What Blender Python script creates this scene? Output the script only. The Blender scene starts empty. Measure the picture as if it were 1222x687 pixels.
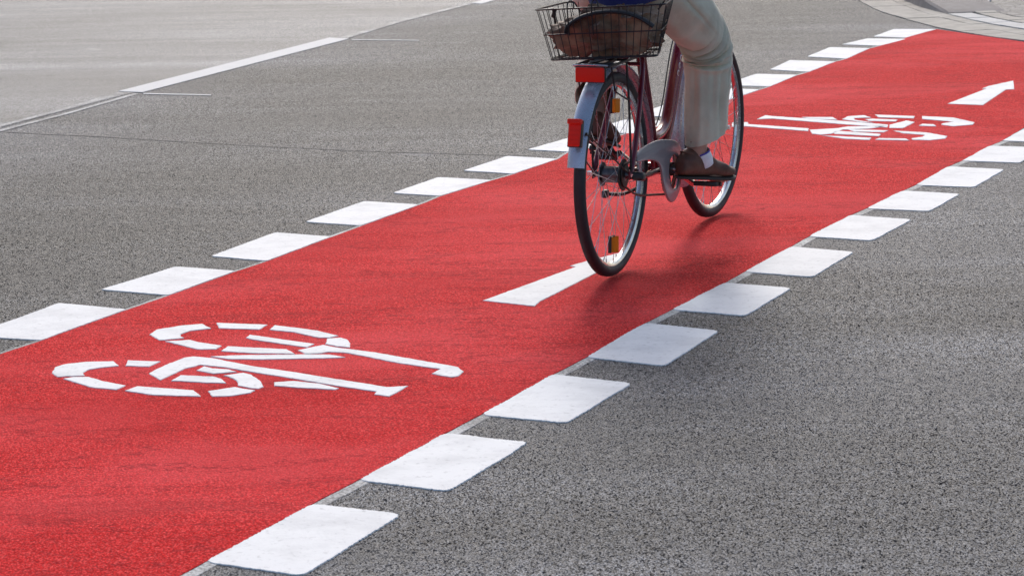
import bpy, bmesh, math, random
from mathutils import Vector, Matrix, noise
random.seed(7)
R = math.radians
S = bpy.context.scene
COL = S.collection

# ------------------------------------------------------------------ camera
CAM_H = 1.66
FPX, PITCH, ROLL = 2850.0, R(11.83657), R(1.19670)
cam_d = bpy.data.cameras.new('camera'); cam = bpy.data.objects.new('camera', cam_d); COL.objects.link(cam)
cam.matrix_world = Matrix.Translation((0, 0, CAM_H)) @ Matrix.Rotation(R(90) - PITCH, 4, 'X') @ Matrix.Rotation(-ROLL, 4, 'Z')
cam_d.sensor_width = 36; cam_d.lens = FPX / 1222 * 36; cam_d.clip_end = 1000; cam_d.clip_start = .05
cam_d.dof.use_dof = True; cam_d.dof.focus_distance = 8.3; cam_d.dof.aperture_fstop = 13
S.camera = cam

def at(x, y, z=0.0):
    """survey of the ground: photo pixel -> point of the ground plane"""
    a, b = x - 611, -(y - 343.5)
    c, s = math.cos(ROLL), math.sin(ROLL)
    X, Y = c * a + s * b, -s * a + c * b
    dy = FPX * math.cos(PITCH) + Y * math.sin(PITCH); dz = -FPX * math.sin(PITCH) + Y * math.cos(PITCH)
    t = (z - CAM_H) / dz
    return Vector((X * t, dy * t, z))

# ------------------------------------------------------------------ light
SUN_AZ, SUN_EL = R(1), R(37)          # azimuth from +Y, clockwise positive
w = bpy.data.worlds.new('World'); S.world = w; w.use_nodes = True
nt = w.node_tree; bg = nt.nodes['Background']
sky = nt.nodes.new('ShaderNodeTexSky'); sky.sky_type = 'NISHITA'; sky.sun_disc = False
sky.sun_elevation = SUN_EL; sky.sun_rotation = SUN_AZ; sky.dust_density = 2.8; sky.air_density = .9
nt.links.new(sky.outputs[0], bg.inputs[0]); bg.inputs[1].default_value = .15
sd = bpy.data.lights.new('sun', 'SUN'); so = bpy.data.objects.new('sun', sd); COL.objects.link(so)
sd.energy = 1.6; sd.angle = R(13); sd.color = (1, .965, .92)
sv = Vector((math.sin(SUN_AZ) * math.cos(SUN_EL), math.cos(SUN_AZ) * math.cos(SUN_EL), math.sin(SUN_EL)))
so.rotation_euler = sv.to_track_quat('Z', 'Y').to_euler(); so.location = sv * 30
S.view_settings.view_transform = 'Standard'; S.view_settings.look = 'None'
S.view_settings.gamma = 1; S.view_settings.use_curve_mapping = False
S.view_settings.exposure = .2

# ------------------------------------------------------------------ materials
class NT:
    def __init__(s, name):
        s.m = bpy.data.materials.new(name); s.m.use_nodes = True
        s.t = s.m.node_tree; s.b = s.t.nodes['Principled BSDF']
        s.co = s.t.nodes.new('ShaderNodeTexCoord')
    def n(s, ty, **k):
        x = s.t.nodes.new('ShaderNode' + ty)
        for a, v in k.items(): setattr(x, a, v)
        return x
    def l(s, a, b): s.t.links.new(a, b)
    def noise(s, scale, detail=3, rough=.55, vec=None, out='Fac'):
        x = s.n('TexNoise'); x.inputs['Scale'].default_value = scale; x.inputs['Detail'].default_value = detail
        x.inputs['Roughness'].default_value = rough; s.l(vec or s.co.outputs['Object'], x.inputs['Vector']); return x.outputs[out]
    def map(s, sc, loc=(0, 0, 0), rot=(0, 0, 0)):
        x = s.n('Mapping'); x.inputs['Scale'].default_value = sc; x.inputs['Location'].default_value = loc; x.inputs['Rotation'].default_value = rot
        s.l(s.co.outputs['Object'], x.inputs[0]); return x.outputs[0]
    def vor(s, scale, feature='F1', out='Distance', rnd=1):
        x = s.n('TexVoronoi', feature=feature); x.inputs['Scale'].default_value = scale; x.inputs['Randomness'].default_value = rnd
        s.l(s.co.outputs['Object'], x.inputs['Vector']); return x.outputs[out]
    def ramp(s, f, stops):
        x = s.n('ValToRGB'); e = x.color_ramp.elements
        while len(e) < len(stops): e.new(.5)
        for i, (p, c) in enumerate(stops):
            e[i].position = p; e[i].color = (c if hasattr(c, '__len__') else (c, c, c)) + ((1,) if hasattr(c, '__len__') else (1,)) if hasattr(c, '__len__') else (c, c, c, 1)
        s.l(f, x.inputs[0]); return x.outputs[0]
    def mix(s, f, a, b, mode='MIX'):
        x = s.n('Mix', data_type='RGBA', blend_type=mode)
        for sock, v in ((x.inputs[0], f), (x.inputs[6], a), (x.inputs[7], b)):
            if hasattr(v, 'default_value') or hasattr(v, 'links'): s.l(v, sock)
            elif hasattr(v, '__len__'): sock.default_value = tuple(v) + ((1,) if len(v) == 3 else ())
            else: sock.default_value = v
        return x.outputs[2]
    def math(s, op, a, b=0.0):
        x = s.n('Math', operation=op)
        for sock, v in ((x.inputs[0], a), (x.inputs[1], b)):
            if hasattr(v, 'links'): s.l(v, sock)
            else: sock.default_value = v
        return x.outputs[0]
    def bump(s, h, strength=.3, dist=.01, prev=None):
        x = s.n('Bump'); x.inputs['Strength'].default_value = strength; x.inputs['Distance'].default_value = dist
        s.l(h, x.inputs['Height'])
        if prev: s.l(prev, x.inputs['Normal'])
        return x.outputs[0]
    def fin(s, col=None, rough=None, normal=None, metal=None, spec=None, coat=None):
        for k, v in (('Base Color', col), ('Roughness', rough), ('Normal', normal), ('Metallic', metal), ('Specular IOR Level', spec), ('Coat Weight', coat)):
            if v is None: continue
            if hasattr(v, 'links'): s.l(v, s.b.inputs[k])
            elif hasattr(v, '__len__'): s.b.inputs[k].default_value = tuple(v) + (1,)
            else: s.b.inputs[k].default_value = v
        return s.m

def asphalt(name, lo, mid, hi, dirt=.25, rough=(.55, .75), bumpd=.006, specv=.42, track=None):
    k = NT(name)
    gm = k.map((1, .62, 1), rot=(0, 0, .05))
    def gv(scale, out):
        x = k.n('TexVoronoi'); x.inputs['Scale'].default_value = scale; k.l(gm, x.inputs['Vector']); return x.outputs[out]
    cells = gv(330, 'Color'); sep = k.n('SeparateColor'); k.l(cells, sep.inputs[0])
    cells2 = gv(175, 'Color'); sep2 = k.n('SeparateColor'); k.l(cells2, sep2.inputs[0])
    g = k.math('ADD', k.math('MULTIPLY', sep.outputs[0], .55), k.math('MULTIPLY', sep2.outputs[1], .45))
    c = k.ramp(g, [(.22, lo), (.5, mid), (.8, hi)])
    pit = gv(250, 'Distance')
    c = k.mix(k.ramp(pit, [(.42, 0.), (.76, .74)]), c, tuple(x * .3 for x in lo))  # self-shading of the pits between stones, darkened into the colour
    big = k.noise(.55, 4, .6, k.map((.35, 1.1, 1), rot=(0, 0, .25)))
    c = k.mix(1.0, c, k.ramp(big, [(.36, 1 - dirt), (.64, 1 + dirt * .45)]), 'MULTIPLY')
    streak = k.noise(2.2, 5, .6, k.map((.12, 1.6, 1), rot=(0, 0, .1)))
    c = k.mix(.8, c, k.ramp(streak, [(.38, .70), (.62, 1.14)]), 'MULTIPLY')
    pt = k.noise(.9, 5, .65, k.map((.5, 1, 1), loc=(4, 2, 0)))
    c = k.mix(k.ramp(pt, [(.48, 0.), (.6, .55)]), c, tuple(x * .55 for x in mid))
    if track:
        dp = k.n('VectorMath', operation='DOT_PRODUCT'); k.l(k.co.outputs['Object'], dp.inputs[0]); dp.inputs[1].default_value = (track[0], track[1], 0)
        dd = k.math('ADD', k.math('SUBTRACT', dp.outputs['Value'], track[2]), k.math('MULTIPLY', k.math('SUBTRACT', k.noise(.8, 5, .6, k.map((1, .5, 1))), .5), 1.6))
        band = k.ramp(k.math('MULTIPLY', dd, .2), [(0., 1.1), (.10, .88), (.24, .55), (.42, .52), (.58, .78), (.8, 1.)])
        c = k.mix(1., c, band, 'MULTIPLY')
    sp = k.noise(2.4, 3, .6, k.map((1, 1, 1), loc=(11, 5, 0)))
    c = k.mix(k.ramp(sp, [(.68, 0.), (.74, .45)]), c, tuple(min(1, x * 1.5) for x in mid))
    h = k.math('SUBTRACT', k.math('MULTIPLY', g, .7), pit)
    n = k.bump(h, .5, bumpd)
    n = k.bump(k.noise(6, 3), .25, .012, n)
    return k.fin(c, k.ramp(k.noise(40, 3), [(.3, rough[0]), (.7, rough[1])]), n, spec=k.ramp(pit, [(.38, specv), (.72, 0.)]))

_a, _b = at(0, 152.5), at(562, 5.5); _d = (_b - _a).normalized(); TRK = (_d.y, -_d.x, _a.x * _d.y - _a.y * _d.x)
M = {}
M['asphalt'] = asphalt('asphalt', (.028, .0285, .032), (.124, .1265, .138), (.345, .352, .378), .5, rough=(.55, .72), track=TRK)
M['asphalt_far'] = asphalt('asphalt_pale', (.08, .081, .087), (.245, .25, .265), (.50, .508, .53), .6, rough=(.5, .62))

k = NT('red_surfacing')
gm = k.map((1, .65, 1)); vx = k.n('TexVoronoi'); vx.inputs['Scale'].default_value = 260; k.l(gm, vx.inputs['Vector']); cells = vx.outputs['Color']; vp = k.n('TexVoronoi'); vp.inputs['Scale'].default_value = 185; k.l(gm, vp.inputs['Vector']); sep = k.n('SeparateColor'); k.l(cells, sep.inputs[0])
c = k.ramp(sep.outputs[0], [(.05, (.48, .008, .010)), (.5, (.78, .020, .022)), (.93, (.90, .085, .085))])
pit = vp.outputs['Distance']
c = k.mix(k.ramp(pit, [(.42, 0.), (.78, .62)]), c, (.20, .008, .010))
big = k.noise(1.3, 5, .62, k.map((.5, 1.1, 1), rot=(0, 0, .12)))
c = k.mix(k.ramp(big, [(.44, 0.), (.64, .45)]), c, (.84, .10, .11))
big2 = k.noise(.9, 5, .6, k.map((.6, 1.2, 1), loc=(7, 3, 0), rot=(0, 0, -.1)))
c = k.mix(k.ramp(big2, [(.48, 0.), (.66, .34)]), c, (.46, .008, .012))
ln = k.noise(1.1, 6, .7, k.map((.6, 2.2, 1), loc=(2, 9, 0), rot=(0, 0, .06)))
crack = k.ramp(k.math('ABSOLUTE', k.math('SUBTRACT', ln, .5)), [(0., .85), (.006, 0.)])
c = k.mix(crack, c, (.24, .008, .014))
h = k.math('SUBTRACT', k.math('MULTIPLY', sep.outputs[0], .6), pit)
n = k.bump(h, .6, .005); n = k.bump(k.noise(5, 4), .3, .012, n)
tr = k.noise(2.0, 6, .7, k.map((.3, 1.4, 1), loc=(1, 4, 0), rot=(0, 0, -1.0)))
c = k.mix(k.ramp(tr, [(.56, 0.), (.66, .30)]), c, (.34, .02, .022))
M['red'] = k.fin(c, .85, n, spec=.05)

def paint(name, wear=.0, base=(.79, .79, .785)):
    k = NT(name)
    sc = k.noise(5, 5, .65, k.map((1, 1.4, 1), rot=(0, 0, .5)))
    c = k.mix(k.ramp(sc, [(.46, 0.), (.68, .75)]), base, (.62, .62, .62))
    c = k.mix(k.ramp(k.noise(55, 3, .6), [(.58, 0.), (.72, .45)]), c, (.38, .375, .37))
    if wear:
        f = k.noise(110, 4, .75); g = k.noise(5, 3)
        c = k.mix(k.ramp(k.math('ADD', f, k.math('MULTIPLY', g, .5)), [(.62 + wear * .15, 0.), (.78 + wear * .15, 1.)]), (.2, .2, .2), c) if False else \
            k.mix(k.ramp(k.math('ADD', k.math('MULTIPLY', f, .7), k.math('MULTIPLY', g, .4)), [(.47, 0.), (.6, wear)]), c, (.17, .17, .17))
    n = k.bump(k.noise(130, 3), .25, .003); n = k.bump(k.noise(9, 3), .3, .006, n)
    return k.fin(c, .68, n, spec=.2)
M['white'] = paint('white_thermoplastic')
M['white_line'] = paint('white_line_paint', base=(.58, .58, .58))
M['worn'] = paint('worn_paint', wear=1., base=(.5, .5, .5))

def stone(name, c1, c2, bs=(0, 0), rough=.8, sc=8):
    k = NT(name)
    c = k.mix(k.ramp(k.noise(sc, 5, .6), [(.3, 0.), (.7, 1.)]), c1, c2)
    c = k.mix(k.ramp(k.noise(1.7, 4), [(.5, 0.), (.75, .35)]), c, tuple(x * .6 for x in c1))
    return k.fin(c, rough, k.bump(k.noise(90, 4), .3, .004), spec=.3)
M['slab'] = stone('concrete_slab', (.30, .28, .245), (.45, .42, .375))
M['slab_pale'] = stone('pale_slab', (.5, .49, .47), (.62, .61, .59))
M['kerb'] = stone('kerb_granite', (.24, .215, .2), (.34, .31, .29))
M['joint'] = stone('joint_grit', (.10, .095, .088), (.17, .16, .15))
k = NT('dark_mosaic_paving')
e = k.vor(11, 'DISTANCE_TO_EDGE', 'Distance', .8)
cc = k.vor(11, out='Color', rnd=.8); sep = k.n('SeparateColor'); k.l(cc, sep.inputs[0])
c = k.mix(sep.outputs[0], (.06, .06, .064), (.14, .14, .145))
c = k.mix(k.ramp(e, [(0., 1.), (.06, 0.)]), c, (.03, .03, .03))
M['mosaic'] = k.fin(c, .7, k.bump(k.ramp(e, [(0., 0.), (.08, 1.)]), .5, .01))

def simple(name, col, rough=.5, metal=0., coat=0., bumps=None, var=.12, vs=30, spec=.5, sheen=0):
    k = NT(name)
    c = k.mix(k.ramp(k.noise(vs, 4), [(.3, 0.), (.7, 1.)]), tuple(x * (1 - var) for x in col), tuple(min(1, x * (1 + var)) for x in col))
    n = k.bump(k.noise(bumps[0], 3), bumps[1], bumps[2]) if bumps else None
    r = k.ramp(k.noise(vs * 1.7, 3), [(.3, max(0, rough - .06)), (.7, rough + .08)])
    m = k.fin(c, r, n, metal, spec, coat)
    if sheen: k.b.inputs['Sheen Weight'].default_value = sheen
    return m
M['rubber'] = simple('tyre_rubber', (.022, .021, .024), .6, bumps=(300, .4, .002))
M['alu'] = simple('polished_aluminium', (.62, .63, .66), .22, 1.)
M['steel'] = simple('spoke_steel', (.45, .45, .47), .3, 1.)
M['dull'] = simple('dull_hub_metal', (.12, .115, .12), .38, .9, vs=60, var=.4)
M['frame'] = simple('plum_red_lacquer', (.15, .006, .020), .22, .1, .7, var=.03, spec=.4)
M['silver'] = simple('silver_mudguard', (.42, .46, .54), .28, .45, .3, var=.05)
M['guard'] = simple('grey_chain_guard', (.26, .265, .29), .33, .3, .2, var=.04)
M['black'] = simple('black_plastic', (.014, .014, .016), .4)
M['wire'] = simple('black_coated_wire', (.012, .012, .013), .42)
M['chain'] = simple('oily_chain', (.05, .04, .035), .45, .7, vs=200, var=.5)
M['letter'] = simple('pale_lettering', (.6, .6, .75), .4)
def reflector(name, col, e=0):
    k = NT(name); v = k.vor(260, out='Distance', rnd=0)
    m = k.fin(k.mix(k.math('MULTIPLY', v, .7), col, tuple(x * .55 for x in col)), .35, k.bump(v, .4, .003), spec=.25)
    k.b.inputs['Emission Color'].default_value = tuple(col) + (1,); k.b.inputs['Emission Strength'].default_value = e
    k.b.inputs['Transmission Weight'].default_value = .0
    return m
M['redlens'] = reflector('red_reflector_lens', (1., .022, .008))
M['amber'] = reflector('amber_reflector', (1., .27, .004))
M['skin'] = simple('skin', (.42, .24, .18), .5, vs=20)
M['hair'] = simple('grey_hair', (.12, .1, .09), .6)
M['sock'] = simple('white_sock', (.78, .79, .83), .85, bumps=(500, .3, .002))
M['trim'] = simple('blue_sock_band', (.05, .05, .35), .8)
M['jacket'] = simple('navy_jacket_cloth', (.016, .014, .105), .85, bumps=(60, .3, .01), sheen=.2)
M['sole'] = simple('dark_shoe_sole', (.035, .026, .022), .6)
def cloth(name, a, b, rough, bs, wv=900):
    k = NT(name)
    c = k.mix(k.ramp(k.noise(7, 5, .6), [(.38, 0.), (.6, 1.)]), a, b)
    n = k.bump(k.noise(wv, 2), .25, .001)
    n = k.bump(k.noise(18, 4, .5, k.map((1, 1, 1.8))), bs, .012, n)
    m = k.fin(c, rough, n, spec=.25); k.b.inputs['Sheen Weight'].default_value = .25
    return m
M['trouser'] = cloth('beige_trouser_cotton', (.57, .53, .405), (.68, .635, .49), .8, .35)
M['bag'] = cloth('brown_waxed_bag', (.10, .045, .025), (.34, .21, .125), .6, 1.)
M['shoe'] = simple('brown_suede', (.125, .052, .033), .6, bumps=(45, .5, .006), vs=25, var=.35)

# ------------------------------------------------------------------ mesh helpers
def link(name, me, mat, parent=None, smooth=True):
    o = bpy.data.objects.new(name, me); COL.objects.link(o)
    if mat: me.materials.append(mat)
    if parent: o.parent = parent
    if smooth:
        for p in me.polygons: p.use_smooth = True
        try: me.set_sharp_from_angle(angle=R(38))
        except Exception: pass
    return o
def from_bm(name, bm, mat, parent=None, smooth=True):
    bmesh.ops.recalc_face_normals(bm, faces=bm.faces)
    me = bpy.data.meshes.new(name); bm.to_mesh(me); bm.free()
    return link(name, me, mat, parent, smooth)
def tag(o, label=None, cat=None, group=None, kind=None):
    if label: o['label'] = label
    if cat: o['category'] = cat
    if group: o['group'] = group
    if kind: o['kind'] = kind
    return o

def catmull(pts, n=8):
    P = [Vector(p) for p in pts]
    if len(P) < 3: return P
    out = []
    for i in range(len(P) - 1):
        p0 = P[max(i - 1, 0)]; p1 = P[i]; p2 = P[i + 1]; p3 = P[min(i + 2, len(P) - 1)]
        for j in range(n):
            t = j / n
            out.append(.5 * ((2 * p1) + (p2 - p0) * t + (2 * p0 - 5 * p1 + 4 * p2 - p3) * t * t + (3 * p1 - p0 - 3 * p2 + p3) * t ** 3))
    out.append(P[-1]); return out
def L3(f, r, u): return Vector((f, -r, u))        # bicycle frame: forward, right, up

def tube(bm, pts, rad, seg=10, smooth=0, closed=False, cap=True, flat=1.0):
    P = catmull(pts, smooth) if smooth else [Vector(p) for p in pts]
    N = len(P); rr = rad if hasattr(rad, '__len__') else [rad] * N
    if hasattr(rad, '__len__') and len(rad) != N:
        m = len(rad) - 1
        rr = []
        for i in range(N):
            x = i / (N - 1) * m; a = min(int(x), m - 1); rr.append(rad[a] + (rad[a + 1] - rad[a]) * (x - a))
    T = []
    for i in range(N):
        if closed: t = P[(i + 1) % N] - P[i - 1]
        else: t = P[min(i + 1, N - 1)] - P[max(i - 1, 0)]
        T.append(t.normalized())
    up = Vector((0, 0, 1)) if abs(T[0].z) < .9 else Vector((1, 0, 0))
    u = (up - T[0] * up.dot(T[0])).normalized(); rings = []
    for i in range(N):
        u = (u - T[i] * u.dot(T[i])).normalized(); v = T[i].cross(u)
        rings.append([bm.verts.new(P[i] + rr[i] * (math.cos(a) * u + flat * math.sin(a) * v)) for a in [2 * math.pi * j / seg for j in range(seg)]])
    for i in range(N if closed else N - 1):
        A, B = rings[i], rings[(i + 1) % N]
        for j in range(seg): bm.faces.new((A[j], A[(j + 1) % seg], B[(j + 1) % seg], B[j]))
    if cap and not closed:
        bm.faces.new(rings[0][::-1]); bm.faces.new(rings[-1])
    return rings
def lathe(bm, prof, center, axis, seg=96, a0=0., a1=2 * math.pi, closed_prof=True, xdir=None):
    """prof: (radius, offset along axis)"""
    axis = Vector(axis).normalized(); x = Vector(xdir) if xdir else Vector((0, 0, 1)); x = (x - axis * x.dot(axis)).normalized(); y = axis.cross(x)
    full = abs(a1 - a0 - 2 * math.pi) < 1e-6; n = seg if full else seg + 1
    R_ = []
    for i in range(n):
        a = a0 + (a1 - a0) * i / seg; d = math.cos(a) * x + math.sin(a) * y
        R_.append([bm.verts.new(Vector(center) + d * r + axis * o) for r, o in prof])
    m = len(prof)
    for i in range(seg):
        A, B = R_[i], R_[(i + 1) % n]
        for j in range(m if closed_prof else m - 1):
            bm.faces.new((A[j], A[(j + 1) % m], B[(j + 1) % m], B[j]))
    if not full and closed_prof: bm.faces.new(R_[0]); bm.faces.new(R_[-1][::-1])
def box(bm, c, s, rot=None, bev=0):
    r = bmesh.ops.create_cube(bm, size=1); vs = r['verts']
    mt = Matrix.Translation(c) @ (rot.to_4x4() if rot else Matrix.Identity(4)) @ Matrix.Diagonal((*s, 1))
    for v in vs: v.co = mt @ v.co
    if bev:
        es = list({e for v in vs for e in v.link_edges})
        bmesh.ops.bevel(bm, geom=es, offset=bev, segments=3, affect='EDGES', profile=.5)
def shape2d(outline, holes, thick, bev, mapf):
    """flat shape with holes -> bmesh, bevelled; mapf maps (x, y, t) to a point"""
    cu = bpy.data.curves.new('c', 'CURVE'); cu.dimensions = '2D'; cu.fill_mode = 'BOTH'
    for poly in [outline] + holes:
        sp = cu.splines.new('POLY'); sp.points.add(len(poly) - 1); sp.use_cyclic_u = True
        for p, q in zip(sp.points, poly): p.co = (q[0], q[1], 0, 1)
    cu.extrude = thick / 2 - bev; cu.bevel_depth = bev; cu.bevel_resolution = 2
    o = bpy.data.objects.new('c', cu); COL.objects.link(o)
    dg = bpy.context.evaluated_depsgraph_get(); dg.update()
    me = bpy.data.meshes.new_from_object(o.evaluated_get(dg))
    bm = bmesh.new(); bm.from_mesh(me)
    bpy.data.objects.remove(o); bpy.data.meshes.remove(me); bpy.data.curves.remove(cu)
    bmesh.ops.remove_doubles(bm, verts=bm.verts, dist=1e-5)
    for v in bm.verts: v.co = mapf(v.co.x, v.co.y, v.co.z)
    return bm

# ------------------------------------------------------------------ ground and markings
def resample(P, step):
    out = []
    for i in range(len(P)):
        a, b = P[i], P[(i + 1) % len(P)]; n = max(1, int((b - a).length / step))
        for j in range(n): out.append(a.lerp(b, j / n))
    return out
def inset(P, d):
    n = len(P); A = sum(P[i].x * P[(i + 1) % n].y - P[(i + 1) % n].x * P[i].y for i in range(n)); sg = 1 if A > 0 else -1; out = []
    for i in range(n):
        t = P[(i + 1) % n] - P[i - 1]
        t = t.normalized() if t.length > 1e-9 else Vector((1, 0, 0))
        out.append(P[i] + Vector((-t.y, t.x, 0)) * sg * d)
    return out
def slab(name, pts, z0, z1, mat, rag=0.0, step=.02, round_=0.0, smooth=False):
    """a layer of surfacing: outline on the ground, its top at z1"""
    P = [Vector((p[0], p[1], 0)) for p in pts]
    if round_:
        Q = []
        for i, p in enumerate(P):
            a, b = P[i - 1], P[(i + 1) % len(P)]; ra = min(round_, .4 * (a - p).length); rb = min(round_, .4 * (b - p).length)
            A = p + (a - p).normalized() * ra; B = p + (b - p).normalized() * rb
            for t in (0, .25, .5, .75, 1): Q.append((1 - t) ** 2 * A + 2 * t * (1 - t) * p + t * t * B)
        P = Q
    if rag:
        P = resample(P, step)
        P = [p + Vector((noise.noise(p * 140 + Vector((3, 1, 0))), noise.noise(p * 150 + Vector((9, 4, 0))), 0)) * rag
               + Vector((noise.noise(p * 9), noise.noise(p * 8 + Vector((5, 5, 5))), 0)) * rag * .8 for p in P]
    bm = bmesh.new()
    Pi = inset(P, .0014) if rag else P
    top = [bm.verts.new((p.x, p.y, z1)) for p in Pi]; bot = [bm.verts.new((p.x, p.y, z0 + .0004)) for p in P]
    f = bm.faces.new(top); n = len(P)
    for i in range(n): bm.faces.new((top[i], bot[i], bot[(i + 1) % n], top[(i + 1) % n]))
    bmesh.ops.triangulate(bm, faces=[f])
    return from_bm(name, bm, mat, None, False)

bm = bmesh.new()
g = [bm.verts.new(p) for p in ((-250, -60, 0), (250, -60, 0), (250, 400, 0), (-250, 400, 0))]; bm.faces.new(g)
tag(from_bm('road', bm, M['asphalt'], None, False), kind='structure')

# lane frame: u along the cycle lane, v across (to the right)
YAW = R(26.23634)
def UV(u, v): return Vector((u * math.sin(YAW) + v * math.cos(YAW), u * math.cos(YAW) - v * math.sin(YAW), 0))
HH = CAM_H
VR, VL, WR, WL = -1.71723 * HH, -2.74612 * HH, .149926 * HH, .153324 * HH
PR, LR, PL, LL = .408976 * HH, .27956 * HH, .40811 * HH, .277669 * HH
UR, UL, OFF = 2.54305 * HH, 3.55337 * HH, 4.00896 * HH

left_px = [(0, 423), (48, 407.2), (100, 388.5), (152, 370), (201, 353.3), (282, 324.3), (318.6, 312.3), (395.8, 283.2), (430.8, 270.4), (500.7, 245), (525.3, 235),
           (587, 215.8), (613, 208.3), (665.7, 190.4), (677.4, 183), (740, 162.5), (820, 136.5), (919, 103.9), (952, 90.2), (965.3, 86.5), (997, 74.2), (1010.4, 70.8), (1038, 58.4), (1050.3, 55.3), (1080.3, 45.7), (1118, 35.4)]
right_px = [(1222, 152.5), (1195.8, 168.5), (1180.6, 174.6), (1147.7, 192.4), (1131, 199.3), (1092.4, 221.3), (1076.4, 228.2), (1033.6, 249.2), (1014.6, 257.3), (964.2, 282.7), (943.5, 294.8), (887.9, 324.8),
            (864.6, 337.9), (801.4, 370), (769.5, 385.9), (699, 426.8), (659.6, 447.4), (572.8, 495.5), (531.5, 517.3), (427.4, 573.3), (372.9, 601.5), (243.9, 671)]
far_px = [(1160, 41.5), (1222, 50.4)]
Lp = [at(*p) for p in left_px]; Rp = [at(*p) for p in right_px]; Fp = [at(*p) for p in far_px]
d = (Lp[1] - Lp[0]).normalized()
Lp = [Lp[0] - UV(1, 0) * 9] + Lp; Rp = Rp + [Rp[-1] - UV(1, 0) * 9]
Fp = Fp + [Fp[-1] + (Fp[-1] - Fp[-2]).normalized() * 1.2]
Rr = [Rp[0] + UV(1, 0) * 2.2] + Rp
tag(slab('cycle_lane', Lp + Fp + Rr, 0.0, .002, M['red'], rag=.002, step=.05), 'red surfaced cycle lane running across the grey road', kind='structure')
# worn line of old paint along the lane edges
def strip(name, pts, wdt, side, mat, z=.0012):
    A = []; B = []
    for i, p in enumerate(pts):
        t = (pts[min(i + 1, len(pts) - 1)] - pts[max(i - 1, 0)]).normalized(); n_ = Vector((t.y, -t.x, 0)) * side
        A.append(p + n_ * .001); B.append(p + n_ * wdt)
    return slab(name, A + B[::-1], 0.0, z, mat, rag=.003, step=.03)
tag(strip('worn_edge_paint', Rp[::-1][:-1], .035, 1, M['worn']), 'pale worn strip of old paint along the right edge of the red lane', kind='structure')
tag(strip('worn_edge_paint', Lp[:-1], .018, -1, M['worn']), 'thin worn strip of old paint along the left edge of the red lane', kind='structure')

def ordinal(i): return ['first', 'second', 'third', 'fourth', 'fifth', 'sixth', 'seventh', 'eighth', 'ninth', 'tenth', 'eleventh', 'twelfth', 'thirteenth', 'fourteenth', 'fifteenth', 'sixteenth'][i]
RB = [[(372.9, 601.5), (480, 614), (361.5, 687.5), (243.9, 671)], [(531.5, 517.3), (631.7, 528.4), (535.5, 587), (427.4, 573.5)],
      [(659.6, 447.4), (754.9, 457.6), (676.2, 505.6), (572.8, 495.7)], [(769.5, 385.9), (858.8, 395.3), (793.2, 437.5), (699, 427)],
      [(864.6, 337.9), (945.3, 344.3), (889.3, 377.5), (801.4, 370.2)], [(943.5, 294.8), (1019.6, 301.3), (969.4, 331.2), (887.9, 325)],
      [(1014.6, 257.3), (1088.6, 262.5), (1040.8, 287.9), (964.2, 282.9)], [(1076.4, 228.2), (1146.3, 232), (1108.4, 252.9), (1033.6, 249.4)],
      [(1131.1, 199.3), (1199.3, 202.8), (1162.3, 224.1), (1092.4, 221.5)], [(1180.6, 174.6), (1250, 177), (1216.8, 195), (1147.7, 192.6)],
      [(1224, 153), (1290, 155.5), (1262, 170.8), (1195.8, 168.7)]]
RLAB = ['nearest white block on the right lane edge, cut by the bottom of the photo'] + \
       ['white block on the right edge of the red lane, %s one counting from the nearest' % ordinal(i) for i in range(1, 10)] + \
       ['farthest white block on the right lane edge, cut off by the right border']
for q, lb in zip(RB, RLAB):
    P = [at(*p) for p in q]
    tag(slab('road_marking_block', P, 0.0, .0032, M['white'], rag=.0045, step=.004, round_=.026), lb, 'road marking', 'white blocks along the right edge of the lane')
LB = [[(69.9, 362.3), (152, 369.6), (48, 406.9), (-38, 401.5)], [(209.7, 318.6), (282, 323.9), (201, 353), (120, 346.3)],
      [(328.3, 278), (395.8, 282.9), (318.6, 312), (250.8, 306.5)], [(434.6, 240.7), (500.7, 244.8), (430.8, 270.1), (363.8, 265.4)],
      [(523, 212.1), (587.1, 215.6), (525.3, 234.6), (468.3, 231)], [(605.2, 186.8), (665.7, 190.3), (613.3, 208), (552.7, 204.3)],
      [(681, 164.5), (742, 166.2), (687, 182.3), (629.3, 179.2)]]
LBm = []
for (u0) in (.0,):
    pass
LB += [[(745, 143.5), (805, 145.5), (757, 160), (698, 158)], [(799, 124), (856, 126), (812, 140.5), (754, 138.5)], [(852, 105.5), (907, 107.5), (866, 120.5), (809, 118.5)]]
LB += [[(902.6, 88.8), (952.1, 90), (919, 103.9), (861, 102.3)], [(942.5, 72.5), (997.3, 74), (965.3, 86.5), (918.6, 83.6)],
       [(990, 57.1), (1038, 58.3), (1010.4, 70.8), (962.9, 68.2)], [(1034.6, 46.6), (1082, 47.2), (1050.3, 55.3), (1004.6, 53.6)],
       [(1066.6, 35.5), (1117.3, 35.5), (1080.3, 45.7), (1041.9, 44.3)]]
LLAB = ['white block on the left lane edge, nearest, cut by the left border of the photo'] + \
       ['white block on the left edge of the red lane, %s one counting from the nearest' % ordinal(i) for i in range(1, 7)] + \
       ['white block on the left lane edge seen through the rear wheel', 'white block on the left lane edge behind the bicycle seat tube', 'white block on the left lane edge mostly hidden by the trouser leg'] + \
       ['white block on the left lane edge just past the front wheel'] + ['white block on the left lane edge, %s one counting back from the stone gutter' % ordinal(i) for i in (3, 2, 1)] + \
       ['farthest white block on the left lane edge, touching the stone gutter']
for q, lb in zip(LB, LLAB):
    P = [at(*p) for p in q]
    tag(slab('road_marking_block', P, 0.0, .0032, M['white'], rag=.0045, step=.005, round_=.018), lb, 'road marking', 'white blocks along the left edge of the lane')

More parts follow.
